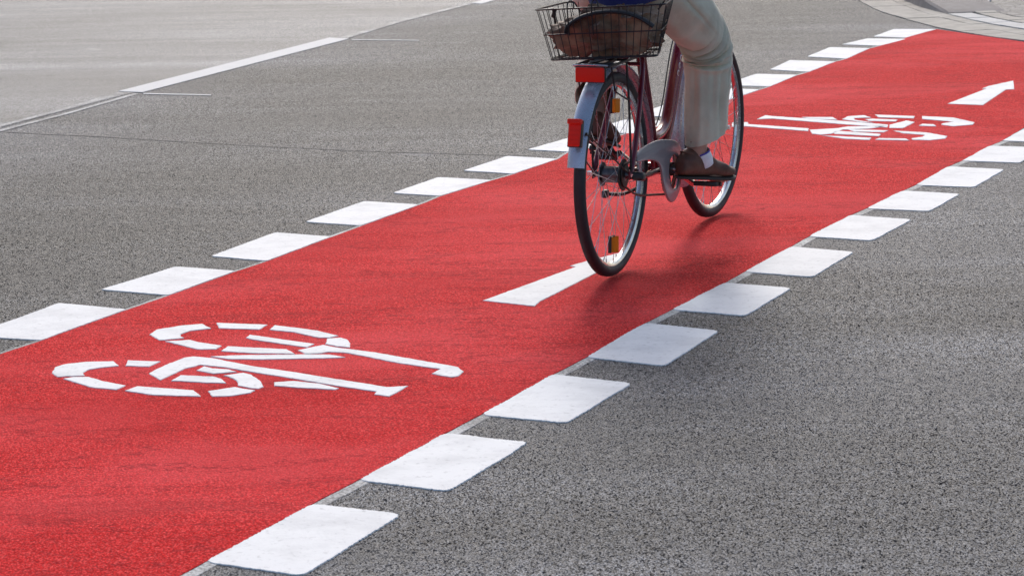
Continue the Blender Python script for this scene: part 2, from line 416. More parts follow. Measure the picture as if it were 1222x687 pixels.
# bicycle symbols and arrows
def marking(name, polys, lb, cat, grp=None, mat='white', z=.0042, rag=.003):
    bm = bmesh.new()
    for q in polys:
        P = [at(*p) for p in q]; P = resample(P, .012)
        P = [p + Vector((noise.noise(p * 50), noise.noise(p * 50 + Vector((7, 7, 7))), 0)) * rag for p in P]
        top = [bm.verts.new((p.x, p.y, z)) for p in inset(P, .0018)]; bot = [bm.verts.new((p.x, p.y, .0022)) for p in P]
        f = bm.faces.new(top); n = len(P)
        for i in range(n): bm.faces.new((top[i], bot[i], bot[(i + 1) % n], top[(i + 1) % n]))
        bmesh.ops.triangulate(bm, faces=[f])
    return tag(from_bm(name, bm, M[mat], None, False), lb, cat, grp)
A_ = lambda L: [(50 + x / 4.7, 370 + y / 4.7) for x, y in L]
B_ = lambda L: [(300 + x / 4.7, 370 + y / 4.7) for x, y in L]
E_ = lambda L: [(870 + x / 3.472, 90 + y / 3.472) for x, y in L]
sym1 = [A_([(55, 358), (75, 325), (130, 308), (250, 295), (405, 292), (432, 318), (330, 328), (265, 338), (232, 355), (240, 372), (85, 380)]),
        A_([(468, 318), (480, 287), (668, 293), (600, 323)]), A_([(120, 390), (180, 380), (265, 380), (350, 405), (472, 428), (420, 452), (280, 440)]),
        A_([(465, 458), (535, 432), (855, 455), (895, 490), (630, 482)]), A_([(932, 460), (1080, 437), (1195, 455), (1170, 470), (1060, 487), (955, 490)]),
        A_([(603, 142), (640, 115), (780, 92), (900, 82), (950, 108), (830, 122), (780, 140), (778, 152), (800, 162), (660, 175)]),
        [(258, 386.2), (319.5, 388.5), (309.5, 394.2), (262, 392.8)], A_([(692, 180), (830, 172), (880, 185), (1010, 205), (975, 225), (870, 225)]),
        [(263.4, 420), (272.3, 414.2), (342.5, 417.9), (352.1, 423.2), (300, 422.6)], [(293.6, 404), (298, 400.4), (375.5, 411.5), (366, 415.7), (300, 406)],
        B_([(100, 115), (130, 90), (245, 103), (370, 120), (490, 150), (435, 160), (380, 160), (240, 130)]),
        B_([(415, 195), (425, 165), (500, 160), (540, 170), (555, 190), (552, 215), (480, 208)]),
        B_([(262, 230), (400, 200), (460, 212), (700, 243), (850, 270), (1080, 310), (1160, 325), (1192, 350), (1160, 375), (1120, 382), (1010, 362), (1060, 335), (930, 318), (800, 298), (640, 265), (520, 243), (430, 240), (390, 247), (300, 250)]),
        [(251, 426.4), (284, 424.9), (370, 423.9), (393.6, 424.2), (412.3, 427.4), (391.5, 428.5), (313, 430), (273, 429.6)],
        A_([(597, 360), (700, 310), (800, 272), (850, 265), (960, 275)]) + B_([(0, 318), (250, 355), (500, 395), (765, 437), (880, 430), (840, 455), (770, 490), (690, 478), (700, 462), (480, 430), (240, 390), (0, 352)]) + A_([(1050, 330), (890, 312), (800, 335), (665, 398)]),
        A_([(868, 343), (910, 320), (960, 332), (1050, 338), (1092, 352), (960, 362)]), A_([(722, 402), (780, 370), (960, 378), (1010, 390), (1035, 415), (900, 412), (780, 403)]),
        A_([(1020, 372), (1130, 356)]) + B_([(0, 368), (50, 400), (70, 435), (40, 447), (0, 443)]) + A_([(1105, 430), (1090, 400), (1050, 380)]),
        B_([(125, 410), (240, 402), (380, 418), (490, 443), (470, 452), (260, 440), (130, 430)])]
marking('bicycle_symbol', sym1, 'large white bicycle symbol of raised strokes on the near part of the red lane', 'road marking', 'white bicycle symbols')
sym2 = [E_(q) for q in (
    [(115, 185), (150, 168), (180, 172), (445, 190), (660, 207), (655, 219), (440, 203), (180, 182)], [(300, 176), (430, 176), (450, 187), (380, 184), (330, 182)],
    [(12, 198), (78, 197), (82, 203), (75, 205), (330, 223), (328, 234), (70, 214), (12, 216)], [(334, 229), (450, 222), (490, 215), (655, 213), (580, 224), (470, 228), (425, 245), (380, 249), (345, 245)],
    [(385, 252), (590, 262), (580, 271), (480, 266)], [(430, 240), (450, 233), (630, 246), (620, 255), (440, 246)], [(490, 227), (660, 231), (640, 239), (520, 236)],
    [(468, 185), (490, 173), (560, 168), (590, 178), (520, 180), (520, 187), (600, 199), (540, 196)], [(565, 185), (600, 183), (700, 187), (690, 194), (580, 192)],
    [(605, 166), (770, 172), (765, 181), (620, 177)], [(664, 208), (735, 190), (770, 197), (720, 222), (665, 221)],
    [(800, 172), (930, 178), (1018, 198), (1010, 207), (930, 214), (880, 208), (880, 203), (930, 195), (800, 184)], [(785, 212), (800, 204), (850, 206), (860, 214)],
    [(680, 232), (820, 240), (905, 255), (895, 265), (830, 272), (760, 270), (755, 264), (800, 258), (810, 250), (720, 243)], [(605, 270), (620, 263), (735, 265), (748, 273)])]
marking('bicycle_symbol', sym2, 'white bicycle symbol on the red lane beyond the front wheel, right of the cyclist', 'road marking', 'white bicycle symbols', rag=.004)
D_ = lambda L: [(1020 + x / 6.05, 90 + y / 6.05) for x, y in L]
marking('direction_arrow', [D_([(668, 210), (950, 101), (918, 101), (960, 84), (1145, 43), (1152, 105), (1090, 108), (925, 220)])], 'white arrow at the far end of the red lane, upper right', 'road marking', 'white direction arrows on the lane')
marking('direction_arrow', [[(576, 359.7), (687, 319.5), (680, 318.3), (700, 312.6), (738, 303), (748, 300.5), (747, 308), (737, 310.5), (709.8, 327.5), (644, 361), (637.7, 366.4)]],
        'white arrow on the red lane under the rear wheel', 'road marking', 'white direction arrows on the lane')

# carriageway beyond the lane line
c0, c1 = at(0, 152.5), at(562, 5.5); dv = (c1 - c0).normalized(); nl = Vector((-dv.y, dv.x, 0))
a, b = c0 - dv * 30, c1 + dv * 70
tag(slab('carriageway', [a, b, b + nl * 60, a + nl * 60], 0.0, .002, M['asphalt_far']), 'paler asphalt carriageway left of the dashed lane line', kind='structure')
marking('lane_line_dash', [[(141, 109.6), (393, 45.7), (416.8, 47), (170, 111)]], 'long white dash of the lane line, upper left, whole in view', 'road marking', 'white dashes of the lane line', mat='white_line', z=.0042)
marking('lane_line_dash', [[(562.6, 4.2), (620, -11), (634, -11), (574, 5.4)]], 'white dash of the lane line cut by the top border of the photo', 'road marking', 'white dashes of the lane line', mat='white_line', z=.0042)
def sheet(name, polys, mat, lb, z=.006):
    o = marking(name, polys, lb, None, None, mat, z); o['kind'] = 'structure'; return o
sheet('worn_line_paint', [[(-60, 165), (0, 149.5), (70, 131.5), (141, 110.5), (150, 112), (75, 132.7), (0, 152), (-60, 167.5)], [(-60, 171), (0, 155.3), (80, 135), (160, 111.8), (166, 112.6), (80, 137), (0, 157.7), (-60, 174)],
                          [(404, 46), (482, 23.3), (556, 5.3), (563, 5.6), (482, 26), (412, 47.2)]], 'worn', 'worn ghost of an erased lane line between the dashes', .0034)
sheet('thin_paint_stroke', [[(171, 111.8), (252, 113.6), (252, 114.6), (171, 112.9)], [(420, 47.6), (500, 48.6), (500, 49.2), (420, 48.4)]], 'white_line', 'thin pale strokes beside the lane line dash', .0034)
M['crackmat'] = simple('tar_seam', (.095, .095, .098), .7)
seam = [(-40, 155), (60, 161), (100, 162.3), (210, 169), (325, 175.5), (445, 181), (560, 184.5), (639, 186.5)]
sheet('road_seam', [[(x, y - .22 + .3 * noise.noise(Vector((x, 0, 0)))) for x, y in seam] + [(x, y + .22 + .3 * noise.noise(Vector((x, 5, 0)))) for x, y in seam[::-1]]], 'crackmat', 'dark hairline seam across the grey asphalt', .0030)

# stone gutter, kerb and pavement, top right
def band(name, lo, hi, z0, z1, mat, n, gap=.004, lb=None):
    """row of slabs between two pixel curves"""
    def res(c):
        P = [at(*p) for p in c]; P = catmull(P, 12); Lh = [0]
        for i in range(1, len(P)): Lh.append(Lh[-1] + (P[i] - P[i - 1]).length)
        def f(t):
            x = t * Lh[-1]
            for i in range(1, len(P)):
                if Lh[i] >= x - 1e-9:
                    return P[i - 1].lerp(P[i], (x - Lh[i - 1]) / max(1e-9, Lh[i] - Lh[i - 1]))
            return P[-1]
        return f
    f, g0 = res(lo), res(hi); bm = bmesh.new()
    HP = [g0(q / 400) for q in range(401)]
    g = lambda t: min(HP, key=lambda p: (p - f(t)).length)
    ln = (f(1) - f(0)).length
    for i in range(n):
        t0, t1 = i / n + gap / ln * .5, (i + 1) / n - gap / ln * .5
        dz = random.uniform(-.002, .002)
        P = [f(t0), f((t0 + t1) / 2), f(t1), g(t1), g((t0 + t1) / 2), g(t0)]
        cen = sum(P, Vector()) / 6; P = [p.lerp(cen, .006) for p in P]
        top = [bm.verts.new((p.x, p.y, z1 + dz)) for p in P]; bot = [bm.verts.new((p.x, p.y, z0)) for p in P]
        bm.faces.new(top)
        for j in range(6): bm.faces.new((top[j], bot[j], bot[(j + 1) % 6], top[(j + 1) % 6]))
    o = from_bm(name, bm, mat, None, False); return tag(o, lb, kind='structure')
g_lo = [(985, -22), (1004, -9), (1022.7, 0), (1047, 12.7), (1078, 22.7), (1105, 30), (1120, 34), (1160, 41.2), (1222, 50), (1300, 59), (1400, 68)]
g_mid = [(1010, -30), (1030, -17), (1047, -8), (1066, 2), (1091, 12), (1117, 20.5), (1140, 26), (1170, 33), (1222, 43), (1300, 52), (1400, 61)]
g_hi = [(1035, -38), (1055, -24), (1072.7, -2), (1088, 5), (1104, 11), (1128, 17.5), (1145, 22), (1170, 28), (1222, 37), (1300, 46), (1400, 55)]
P = [at(*p) for p in g_lo]; Q = at(1400, 20), at(1400, -60), at(1035, -60)
tag(slab('gutter_bed', P + [at(1400, -80), at(1010, -80)], 0.0, .0035, M['joint']), 'dark joint grit between the gutter slabs', kind='structure')
band('gutter', g_lo, g_mid, -.002, .0065, M['slab'], 26, lb='pale concrete gutter slabs curving along the end of the red lane')
band('gutter_inner_row', g_mid, g_hi, -.002, .0075, M['slab'], 26, lb='inner row of pale gutter slabs below the kerb')
# kerb: full height on the left, dropping to flush where the lane leaves the road
kl = [(1040, -34), (1057, -18), (1073, -2), (1088, 5.6), (1104, 11.6), (1128, 18)]
kw = [at(*p) for p in kl]; kw = catmull(kw, 8)
bm = bmesh.new(); rings = []
for i, p in enumerate(kw):
    t = (kw[min(i + 1, len(kw) - 1)] - kw[max(i - 1, 0)]).normalized(); nn = Vector((-t.y, t.x, 0))
    s_ = i / (len(kw) - 1); h = .12 * (1 - max(0, (s_ - .45) / .55) ** 1.3) + .014
    ring = [p, p + nn * .012 + Vector((0, 0, h - .015)), p + nn * .03 + Vector((0, 0, h)), p + nn * .45 + Vector((0, 0, h)), p + nn * .45]
    rings.append([bm.verts.new(q) for q in ring])
for A, B in zip(rings, rings[1:]):
    for j in range(4): bm.faces.new((A[j], A[j + 1], B[j + 1], B[j]))
bm.faces.new(rings[-1]); bm.faces.new(rings[0][::-1])
tag(from_bm('kerb', bm, M['kerb'], None, False), 'brown grey kerb stone dropping to road level at the end of the lane', kind='structure')
d_lo = [(1131, 18.4), (1150, 23), (1172, 27.8), (1222, 36.6), (1300, 45.6), (1400, 54.6)]
d_hi = [(1152, 15.4), (1172, 20.5), (1192.5, 25), (1222, 30), (1300, 39), (1400, 48)]
band('dropped_kerb', d_lo, d_hi, -.002, .012, M['slab_pale'], 14, lb='pale flush slabs of the dropped kerb beyond the red lane')
p_lo = [(1118, -6), (1126, 0), (1142, 8), (1163.5, 17), (1192.5, 24.8), (1222, 29.8), (1300, 38.8), (1400, 47.8)]
p_hi = [(1140, -9), (1149, -2), (1160, 5), (1175, 11), (1198, 19.5), (1222, 24.5), (1300, 33.5), (1400, 42.5)]
band('pavement_edge_slabs', p_lo, p_hi, -.002, .016, M['slab'], 20, lb='row of grey slabs edging the pavement')
tag(slab('pavement', [at(*p) for p in [(1140, -9.3), (1149, -2.3), (1160, 4.7), (1175, 10.7), (1198, 19.2), (1222, 24.2), (1300, 33.2), (1400, 42.2), (1420, -60), (1120, -60)]], 0.0, .015, M['mosaic']),
    'dark grey mosaic stone paving behind the edging slabs', kind='structure')
sheet('pale_paving_slab', [[(1142, 3), (1183, 3.4), (1176, 11.5), (1160, 14.5), (1157, 11), (1168, 8)]], 'slab_pale', 'small pale slab corner set in the pavement edge', .03)

# ------------------------------------------------------------------ bicycle
ORG = Vector((.3501, 8.0611, .009)); ROT = R(90 - 21.5)
def root(name, base=(0, 0, 0)):
    o = bpy.data.objects.new(name, None); COL.objects.link(o); o.empty_display_size = .1
    b = L3(*base); o.location = ORG + Matrix.Rotation(ROT, 3, 'Z') @ b; o.rotation_euler = (0, 0, ROT); return o
bike = tag(root('bicycle'), 'plum red bicycle with wire basket, silver mudguards and grey chain guard on the lane', 'bicycle')
RW = .350
def make_wheel(c, steer, phase, rear):
    """tyre, rim, spokes, hub around centre c; axle along the bicycle's right"""
    e = bpy.data.objects.new('wheel', None); COL.objects.link(e); e.parent = bike; e.location = L3(*c); e.rotation_euler = (0, 0, -steer)
    e.empty_display_size = .1
    ax = (0, 1, 0)
    bm = bmesh.new(); prof = []
    for j in range(20):
        a = 2 * math.pi * j / 20; r = .0205; x = math.cos(a); y = math.sin(a)
        prof.append((RW - .0205 + r * x * (1.0 if x < .85 else .97), r * y))
    lathe(bm, prof, (0, 0, 0), ax, 120)
    for q in range(120):      # tread: shallow side blocks
        a = 2 * math.pi * q / 120
        for s_ in (-1, 1):
            d_ = Vector((math.sin(a), 0, math.cos(a)))
            box(bm, d_ * (RW - .0045) + Vector((0, s_ * .0105, 0)), (.009, .007, .003), Matrix.Rotation(a, 3, 'Y') @ Matrix.Rotation(s_ * -.55, 3, 'X'))
    t = from_bm('tyre', bm, M['rubber'], e)
    bm = bmesh.new()
    lathe(bm, [(RW - .0375, -.0125), (RW - .030, -.0135), (RW - .030, -.0115), (RW - .0335, -.009), (RW - .0335, .009), (RW - .030, .0115), (RW - .030, .0135), (RW - .0375, .0125), (RW - .0475, .0075), (RW - .0495, 0), (RW - .0475, -.0075)], (0, 0, 0), ax, 120)
    from_bm('rim', bm, M['alu'], e)
    fl = .034 if rear else .030; hr = .036 if rear else .022
    bm = bmesh.new(); n = 36
    for i in range(n):
        s_ = 1 if i % 2 else -1; grp = 1 if (i // 2) % 2 else -1
        ar = 2 * math.pi * i / n + phase; ah = ar + grp * R(58)
        pr = Vector((math.sin(ar) * (RW - .047), s_ * .003, math.cos(ar) * (RW - .047))); ph = Vector((math.sin(ah) * hr, s_ * fl, math.cos(ah) * hr))
        tube(bm, [ph, pr], .0011, 5)
        nd = (ph - pr).normalized(); tube(bm, [pr, pr + nd * .014], .0021, 6)
    from_bm('spokes', bm, M['steel'], e)
    bm = bmesh.new()
    if rear: pf = [(.0, -.062), (.008, -.062), (.008, -.048), (.018, -.045), (.018, -.038), (hr + .005, -.037), (hr + .005, -.032), (.028, -.030), (.029, .0), (.028, .030), (hr + .005, .032), (hr + .005, .037), (.03, .040), (.03, .046), (.012, .05), (.008, .064), (0, .064)]
    else: pf = [(.0, -.05), (.007, -.05), (.007, -.036), (hr + .004, -.033), (hr + .004, -.028), (.016, -.024), (.014, 0), (.016, .024), (hr + .004, .028), (hr + .004, .033), (.007, .036), (.007, .05), (0, .05)]
    lathe(bm, pf, (0, 0, 0), (0, -1, 0), 32, closed_prof=False)
    from_bm('hub', bm, M['dull'], e)
    return e
rw = make_wheel((0, 0, RW), 0, .03, True); fw = make_wheel((1.18, 0, RW), R(3), .09, False)
def spoke_reflector(e, ang, rad, rev=1):
    bm = bmesh.new(); rot = Matrix.Rotation(ang, 3, 'Y')
    for s_ in (-1,):
        box(bm, rot @ Vector((-.004, s_ * .0105, rad)), (.028, .021, .048), rot @ Matrix.Rotation(s_ * .35, 3, 'Z'), .003)
    from_bm('spoke_reflector', bm, M['amber'], e)
    bm = bmesh.new(); box(bm, rot @ Vector((-.0, 0, rad)), (.034, .008, .054), rot, .002)
    from_bm('reflector_holder', bm, M['black'], e)
spoke_reflector(rw, R(4), .235); spoke_reflector(rw, R(184), .24)
spoke_reflector(fw, R(150), .235)

def bpart(name, fn, mat, parent=None, smooth=True):
    bm = bmesh.new(); fn(bm); return from_bm(name, bm, M[mat] if isinstance(mat, str) else mat, parent or bike, smooth)
def T(bm, pts, r, seg=12, sm=6, **k): tube(bm, [L3(*p) for p in pts], r, seg, sm, **k)

def frame_(bm):
    T(bm, [(.49, 0, .295), (.315, 0, .745)], .0185, 16, 0)                                   # seat tube
    T(bm, [(.445, 0, .405), (.475, 0, .411), (.54, 0, .418), (.60, 0, .445), (.645, 0, .505), (.695, 0, .59), (.75, 0, .68), (.83, 0, .78), (.94, 0, .86)], .0205, 16, 6)   # swan-neck tube
    T(bm, [(.49, 0, .295), (.60, 0, .385), (.68, 0, .49), (.745, 0, .60), (.83, 0, .69), (.975, 0, .765)], .019, 16, 6)      # lower tube
    T(bm, [(.925, 0, .905), (.985, 0, .735)], .022, 16, 0)                                   # head tube
    T(bm, [(.49, -.036, .295), (.49, .036, .295)], .022, 18, 0)                              # bottom bracket shell
    for s_ in (-1, 1):
        T(bm, [(.0, s_ * .066, .352), (.06, s_ * .064, .44), (.20, s_ * .045, .66), (.262, s_ * .024, .735), (.31, s_ * .012, .755)], .0098, 10, 5)
        T(bm, [(.0, s_ * .066, .348), (.14, s_ * .062, .325), (.30, s_ * .045, .31), (.46, s_ * .026, .298)], [.009, .011, .012, .012], 10, 5)
        box(bm, L3(0, s_ * .066, .352), (.03, .005, .034), None, .001)
    T(bm, [(.245, -.03, .70), (.245, .03, .70)], .007, 8, 0)
frm = bpart('frame', frame_, 'frame')
# lettering down the visible side of the main tube (mostly hidden by the leg)
def letters(bm):
    for i, (kx) in enumerate(('O', 'S', 'O', 'C')):
        u = .697 - i * .026; f = .742 - i * .0175
        c = L3(f + .012, .0188, u - .004)
        n_ = 14; pts = []
        for j in range(n_ if kx == 'O' else n_ - 2):
            a = 2 * math.pi * j / n_ + .5
            pts.append(c + Vector((math.cos(a) * .008, 0, math.sin(a) * .0095)))
        tube(bm, pts, .0018, 5, 0, closed=(kx == 'O'))
bpart('frame_lettering', letters, 'letter', frm)
# front: fork, mudguards
def fork_(bm):
    T(bm, [(.915, 0, .935), (.995, 0, .715)], .013, 12, 0)
    for s_ in (-1, 1):
        T(bm, [(.992, 0, .722), (1.0, s_ * .035, .712), (1.015, s_ * .048, .66), (1.06, s_ * .051, .54), (1.115, s_ * .053, .43), (1.18, s_ * .055, .352)], [.014, .014, .013, .011, .009, .008], 10, 5)
bpart('fork', fork_, 'frame')
def mudguard(name, c, steer, a0, a1, rad=.386, wd=.030):
    """arc over the wheel; angles from straight up, positive forwards"""
    bm = bmesh.new(); prof = []
    m = 9
    for j in range(m + 1):
        x = -1 + 2 * j / m; prof.append((rad - .013 * abs(x) ** 2.4, x * wd))
    prof = prof + [(r - .0022, o) for r, o in prof[::-1]]
    lathe(bm, prof, (0, 0, 0), (0, 1, 0), 60, a0, a1, True)
    o = from_bm(name, bm, M['silver'], bike); o.location = L3(*c); o.rotation_euler = (0, 0, -steer); return o
# lathe around +Y with x=Z: angle turns Z towards Y x Z = +X (forwards)
rm = mudguard('rear_mudguard', (0, 0, RW), 0, R(-78), R(82))
fm = mudguard('front_mudguard', (1.18, 0, RW), R(3), R(-118), R(22), .386, .026)
def stays(c, ang, s_list, ex=.385):
    def f(bm):
        for s_ in s_list:
            e_ = Vector((math.sin(ang) * ex, s_ * .029, math.cos(ang) * ex)); a_ = Vector((0, s_ * .064, 0))
            tube(bm, [a_, a_.lerp(e_, .5) + Vector((0, s_ * .004, 0)), e_], .0024, 6, 4)
            box(bm, e_, (.010, .006, .010), None, .001)
    return f
bm = bmesh.new(); stays(0, R(-61), (1, -1))(bm); from_bm('mudguard_stay', bm, M['chain'], rm)
bm = bmesh.new(); stays(0, R(-95), (1, -1))(bm); from_bm('mudguard_stay', bm, M['steel'], fm)

# tail light on the mudguard, wide reflector under the carrier
def rx(bm, f, r, u, s, tilt, bev):
    box(bm, L3(f, r, u), s, Matrix.Rotation(tilt, 3, 'Y'), bev)
bpart('tail_light', lambda bm: rx(bm, -.392, .010, .545, (.026, .042, .084), R(14), .006), 'redlens')
bpart('tail_light_cap', lambda bm: rx(bm, -.390, .010, .584, (.031, .047, .018), R(14), .004), 'redlens')
bpart('tail_light_rim', lambda bm: rx(bm, -.388, .010, .545, (.022, .047, .090), R(14), .003), 'black')
bpart('tail_light_bracket', lambda bm: rx(bm, -.378, .004, .55, (.012, .03, .07), R(14), .002), 'black')
def refl(bm): box(bm, L3(-.230, .006, .718), (.014, .100, .048), None, .005)
bpart('rear_reflector', refl, 'redlens')
bpart('reflector_frame', lambda bm: box(bm, L3(-.222, .006, .718), (.010, .106, .054), None, .003), 'black')
# carrier
def carrier(bm):
    z = .742; r = .005
    T(bm, [(.26, -.055, z), (.1, -.062, z), (-.15, -.062, z), (-.20, -.05, z), (-.218, 0, z), (-.20, .05, z), (-.15, .062, z), (.1, .062, z), (.26, .055, z)], r, 8, 5)
    T(bm, [(.24, -.02, z + .001), (-.21, -.02, z + .001)], .004, 8, 0); T(bm, [(.24, .02, z + .001), (-.21, .02, z + .001)], .004, 8, 0)
    for f in (-.13, 0, .13, .25): T(bm, [(f, -.06, z), (f, .06, z)], .004, 8, 0)
    for s_ in (-1, 1):
        T(bm, [(-.02, s_ * .062, z), (-.015, s_ * .068, .6), (.0, s_ * .069, .36)], .0042, 8, 5)
        T(bm, [(-.17, s_ * .06, z), (-.14, s_ * .062, .66), (-.105, s_ * .064, .64), (-.02, s_ * .067, .61)], .003, 8, 5)
    T(bm, [(.25, 0, z), (.31, 0, .75)], .005, 8, 0)
bpart('carrier', carrier, 'wire')
bpart('carrier_spring_clip', lambda bm: T(bm, [(-.235, -.05, .748), (-.25, -.02, .752), (-.25, .04, .752), (-.225, .065, .748)], .0035, 8, 5), 'steel')
bpart('carrier_spring_arm', lambda bm: T(bm, [(-.15, -.02, .752), (-.05, .03, .758), (.0, .05, .755)], .004, 8, 5), 'steel')


# chain guard, traced in the plane of the chain
def at_lat(px, py, lat):
    g_ = at(px, py); rm_ = Matrix.Rotation(-ROT, 3, 'Z'); o_ = rm_ @ (Vector((0, 0, CAM_H)) - ORG); q_ = rm_ @ (g_ - ORG); dd = q_ - o_
    t = (-lat - o_.y) / dd.y; p = o_ + dd * t; return (p.x, p.z)
GL = .068
go = [(97, 290), (98, 265), (150, 220), (210, 193), (260, 186), (310, 190), (340, 212), (355, 260), (360, 330), (354, 400), (342, 470), (322, 520), (300, 540), (281, 525), (264, 480), (250, 420), (243, 370), (233, 330), (213, 304), (180, 293), (140, 297), (100, 306)]
go3 = catmull([Vector((x, y, 0)) for x, y in go + [go[0]]], 4)[:-1]
out = [at_lat(740 + p.x / 4.906, 130 + p.y / 4.906, GL) for p in go3]
hole = [at_lat(740 + (312 + 33 * math.cos(a)) / 4.906, 130 + (368 + 107 * math.sin(a)) / 4.906, GL) for a in [2 * math.pi * j / 40 for j in range(40)]]
bm = shape2d(out, [hole], .010, .004, lambda x, y, t: Vector((x, -GL - t, y)))
from_bm('chain_guard', bm, M['guard'], bike)
BB = Vector((.49, 0, .295))
def chainring(bm):
    lathe(bm, [(.086, -.002), (.089, 0), (.086, .002), (.066, .002), (.066, -.002)], L3(.49, .046, .295), (0, 1, 0), 60)
    for q in range(44):
        a = 2 * math.pi * q / 44; box(bm, L3(.49 + math.sin(a) * .0905, .046, .295 + math.cos(a) * .0905), (.005, .003, .006), Matrix.Rotation(a, 3, 'Y'))
    for q in range(5):
        a = 2 * math.pi * q / 5 + .3; T(bm, [(.49, .046, .295), (.49 + .07 * math.sin(a), .046, .295 + .07 * math.cos(a))], .007, 8, 0, flat=.4)
    lathe(bm, [(0, -.004), (.025, -.004), (.025, .012), (0, .012)], L3(.49, .048, .295), (0, -1, 0), 30, closed_prof=False)
bpart('chainring', chainring, 'chain')
def chain(bm):
    pts = [(0, .046, .388), (.2, .046, .386), (.47, .046, .387)]
    for j in range(13):
        a = math.pi * j / 12; pts.append((.49 + .091 * math.sin(a), .046, .295 + .091 * math.cos(a)))
    pts += [(.3, .046, .232), (.12, .046, .262), (.0, .046, .31)]
    for j in range(1, 8):
        a = math.pi + math.pi * j / 8; pts.append((.04 * math.sin(a), .046, .35 + .04 * math.cos(a)))
    T(bm, pts, .0042, 6, 2, closed=True)
bpart('chain', chain, 'chain')
def sprocket(bm):
    lathe(bm, [(0, -.002), (.039, -.002), (.039, .002), (0, .002)], L3(0, .046, .35), (0, -1, 0), 40, closed_prof=False)
    lathe(bm, [(.02, 0), (.052, 0), (.055, .003), (.052, .005), (.02, .005)], L3(0, .038, .35), (0, -1, 0), 40)
bpart('sprocket', sprocket, 'chain')
bpart('gear_box', lambda bm: (box(bm, L3(.012, .092, .345), (.045, .042, .030), Matrix.Rotation(R(12), 3, 'Y'), .009), T(bm, [(.03, .11, .345), (.12, .085, .33), (.25, .066, .32), (.38, .05, .31)], .004, 8, 5)), 'black')
for f_, r0_, r1_ in ((0, -.088, -.066), (0, .068, .08), (1.18, -.075, -.055), (1.18, .055, .075)):
    bpart('axle_nut', lambda bm: T(bm, [(f_, r0_, .35), (f_, r1_, .35)], .010, 6, 0), 'alu')
PR_, PL_ = (.635, .15, .222), (.345, -.14, .368)
def crank(s_, p):
    def f(bm):
        T(bm, [(.49, s_ * .07, .295), (.49 + (p[0] - .49) * .5, s_ * .082, .295 + (p[2] - .295) * .5), (p[0], s_ * .092, p[2])], [.015, .011, .012], 10, 4)
        T(bm, [(.49, s_ * .03, .295), (.49, s_ * .085, .295)], .009, 10, 0)
    return f
bpart('crank_arm', crank(1, PR_), 'alu'); bpart('crank_arm', crank(-1, PL_), 'alu')
def pedal(s_, p, tilt):
    def f(bm):
        T(bm, [(p[0], s_ * .088, p[2]), (p[0], s_ * .2, p[2])], .007, 8, 0)
        rt = Matrix.Rotation(tilt, 3, 'Y')
        for dx in (-.036, .036): box(bm, L3(p[0], s_ * .150, p[2]) + rt @ Vector((dx, 0, 0)), (.012, .085, .018), rt, .003)
        for yy in (.11, .19): box(bm, L3(p[0], s_ * yy, p[2]), (.08, .008, .017), rt, .003)
    return f
bpart('pedal', pedal(1, PR_, R(9)), 'black'); bpart('pedal', pedal(-1, PL_, R(35)), 'black')
def kick(bm):
    T(bm, [(.41, -.045, .235), (.33, -.075, .225), (.245, -.105, .238)], .007, 8, 5)
    box(bm, L3(.235, -.107, .24), (.036, .02, .028), None, .006)
bpart('kickstand', kick, 'black')
def cables(bm):
    T(bm, [(.93, -.03, .96), (.9, -.024, .84), (.75, -.024, .70), (.63, -.024, .50), (.52, -.03, .40), (.40, -.03, .33), (.2, -.06, .33), (.02, -.07, .35)], .0024, 6, 5)
    T(bm, [(.31, .02, .72), (.25, .034, .66), (.2, .05, .60)], .0024, 6, 5)
bpart('brake_cable', cables, 'black')
# seat post, saddle, handlebar
bpart('seat_post', lambda bm: T(bm, [(.318, 0, .735), (.252, 0, .905)], .0133, 14, 0), 'alu')
def saddle(bm):
    sec = [(.08, .005, .02), (.10, .085, .045), (.15, .105, .055), (.21, .09, .05), (.27, .05, .042), (.33, .026, .036), (.37, .018, .03), (.385, .004, .012)]
    R_ = []
    for f, hw, hh in sec:
        ring = []
        for j in range(16):
            a = 2 * math.pi * j / 16; y = math.cos(a) * hw; z = math.sin(a) * hh * (.5 if math.sin(a) < 0 else .8)
            ring.append(bm.verts.new(L3(f, y, .935 + z + .12 * (f - .23) ** 2)))
        R_.append(ring)
    for A, B in zip(R_, R_[1:]):
        for j in range(16): bm.faces.new((A[j], A[(j + 1) % 16], B[(j + 1) % 16], B[j]))
    bm.faces.new(R_[0]); bm.faces.new(R_[-1][::-1])
    for s_ in (-1, 1): T(bm, [(.12, s_ * .04, .91), (.17, s_ * .03, .895), (.29, s_ * .022, .895), (.34, s_ * .012, .92)], .004, 6, 4)
bpart('saddle', saddle, 'black')
def bars(bm):
    T(bm, [(.915, 0, .93), (.885, 0, 1.01), (.92, 0, 1.055), (.955, 0, 1.06)], .012, 12, 5)
    T(bm, [(.72, -.29, 1.055), (.83, -.285, 1.07), (.925, -.20, 1.075), (.955, -.07, 1.06), (.955, .07, 1.06), (.925, .20, 1.075), (.83, .285, 1.07), (.72, .29, 1.055)], .011, 12, 6)
hb = bpart('handlebar', bars, 'alu')
for s_ in (-1, 1):
    bpart('grip', lambda bm: T(bm, [(.695, s_ * .292, 1.05), (.80, s_ * .288, 1.067)], .0165, 14, 0), 'black', hb)
    bpart('brake_lever', lambda bm: T(bm, [(.88, s_ * .25, 1.06), (.87, s_ * .285, 1.03), (.78, s_ * .30, 1.02)], .005, 8, 4), 'alu', hb)
def headlamp(bm): lathe(bm, [(0, -.03), (.02, -.028), (.034, 0), (.036, .02), (.0, .024)], L3(1.03, 0, .80), (1, 0, 0), 24, closed_prof=False); T(bm, [(1.0, 0, .74), (1.03, 0, .79)], .005, 6, 0)
bpart('front_lamp', headlamp, 'black')

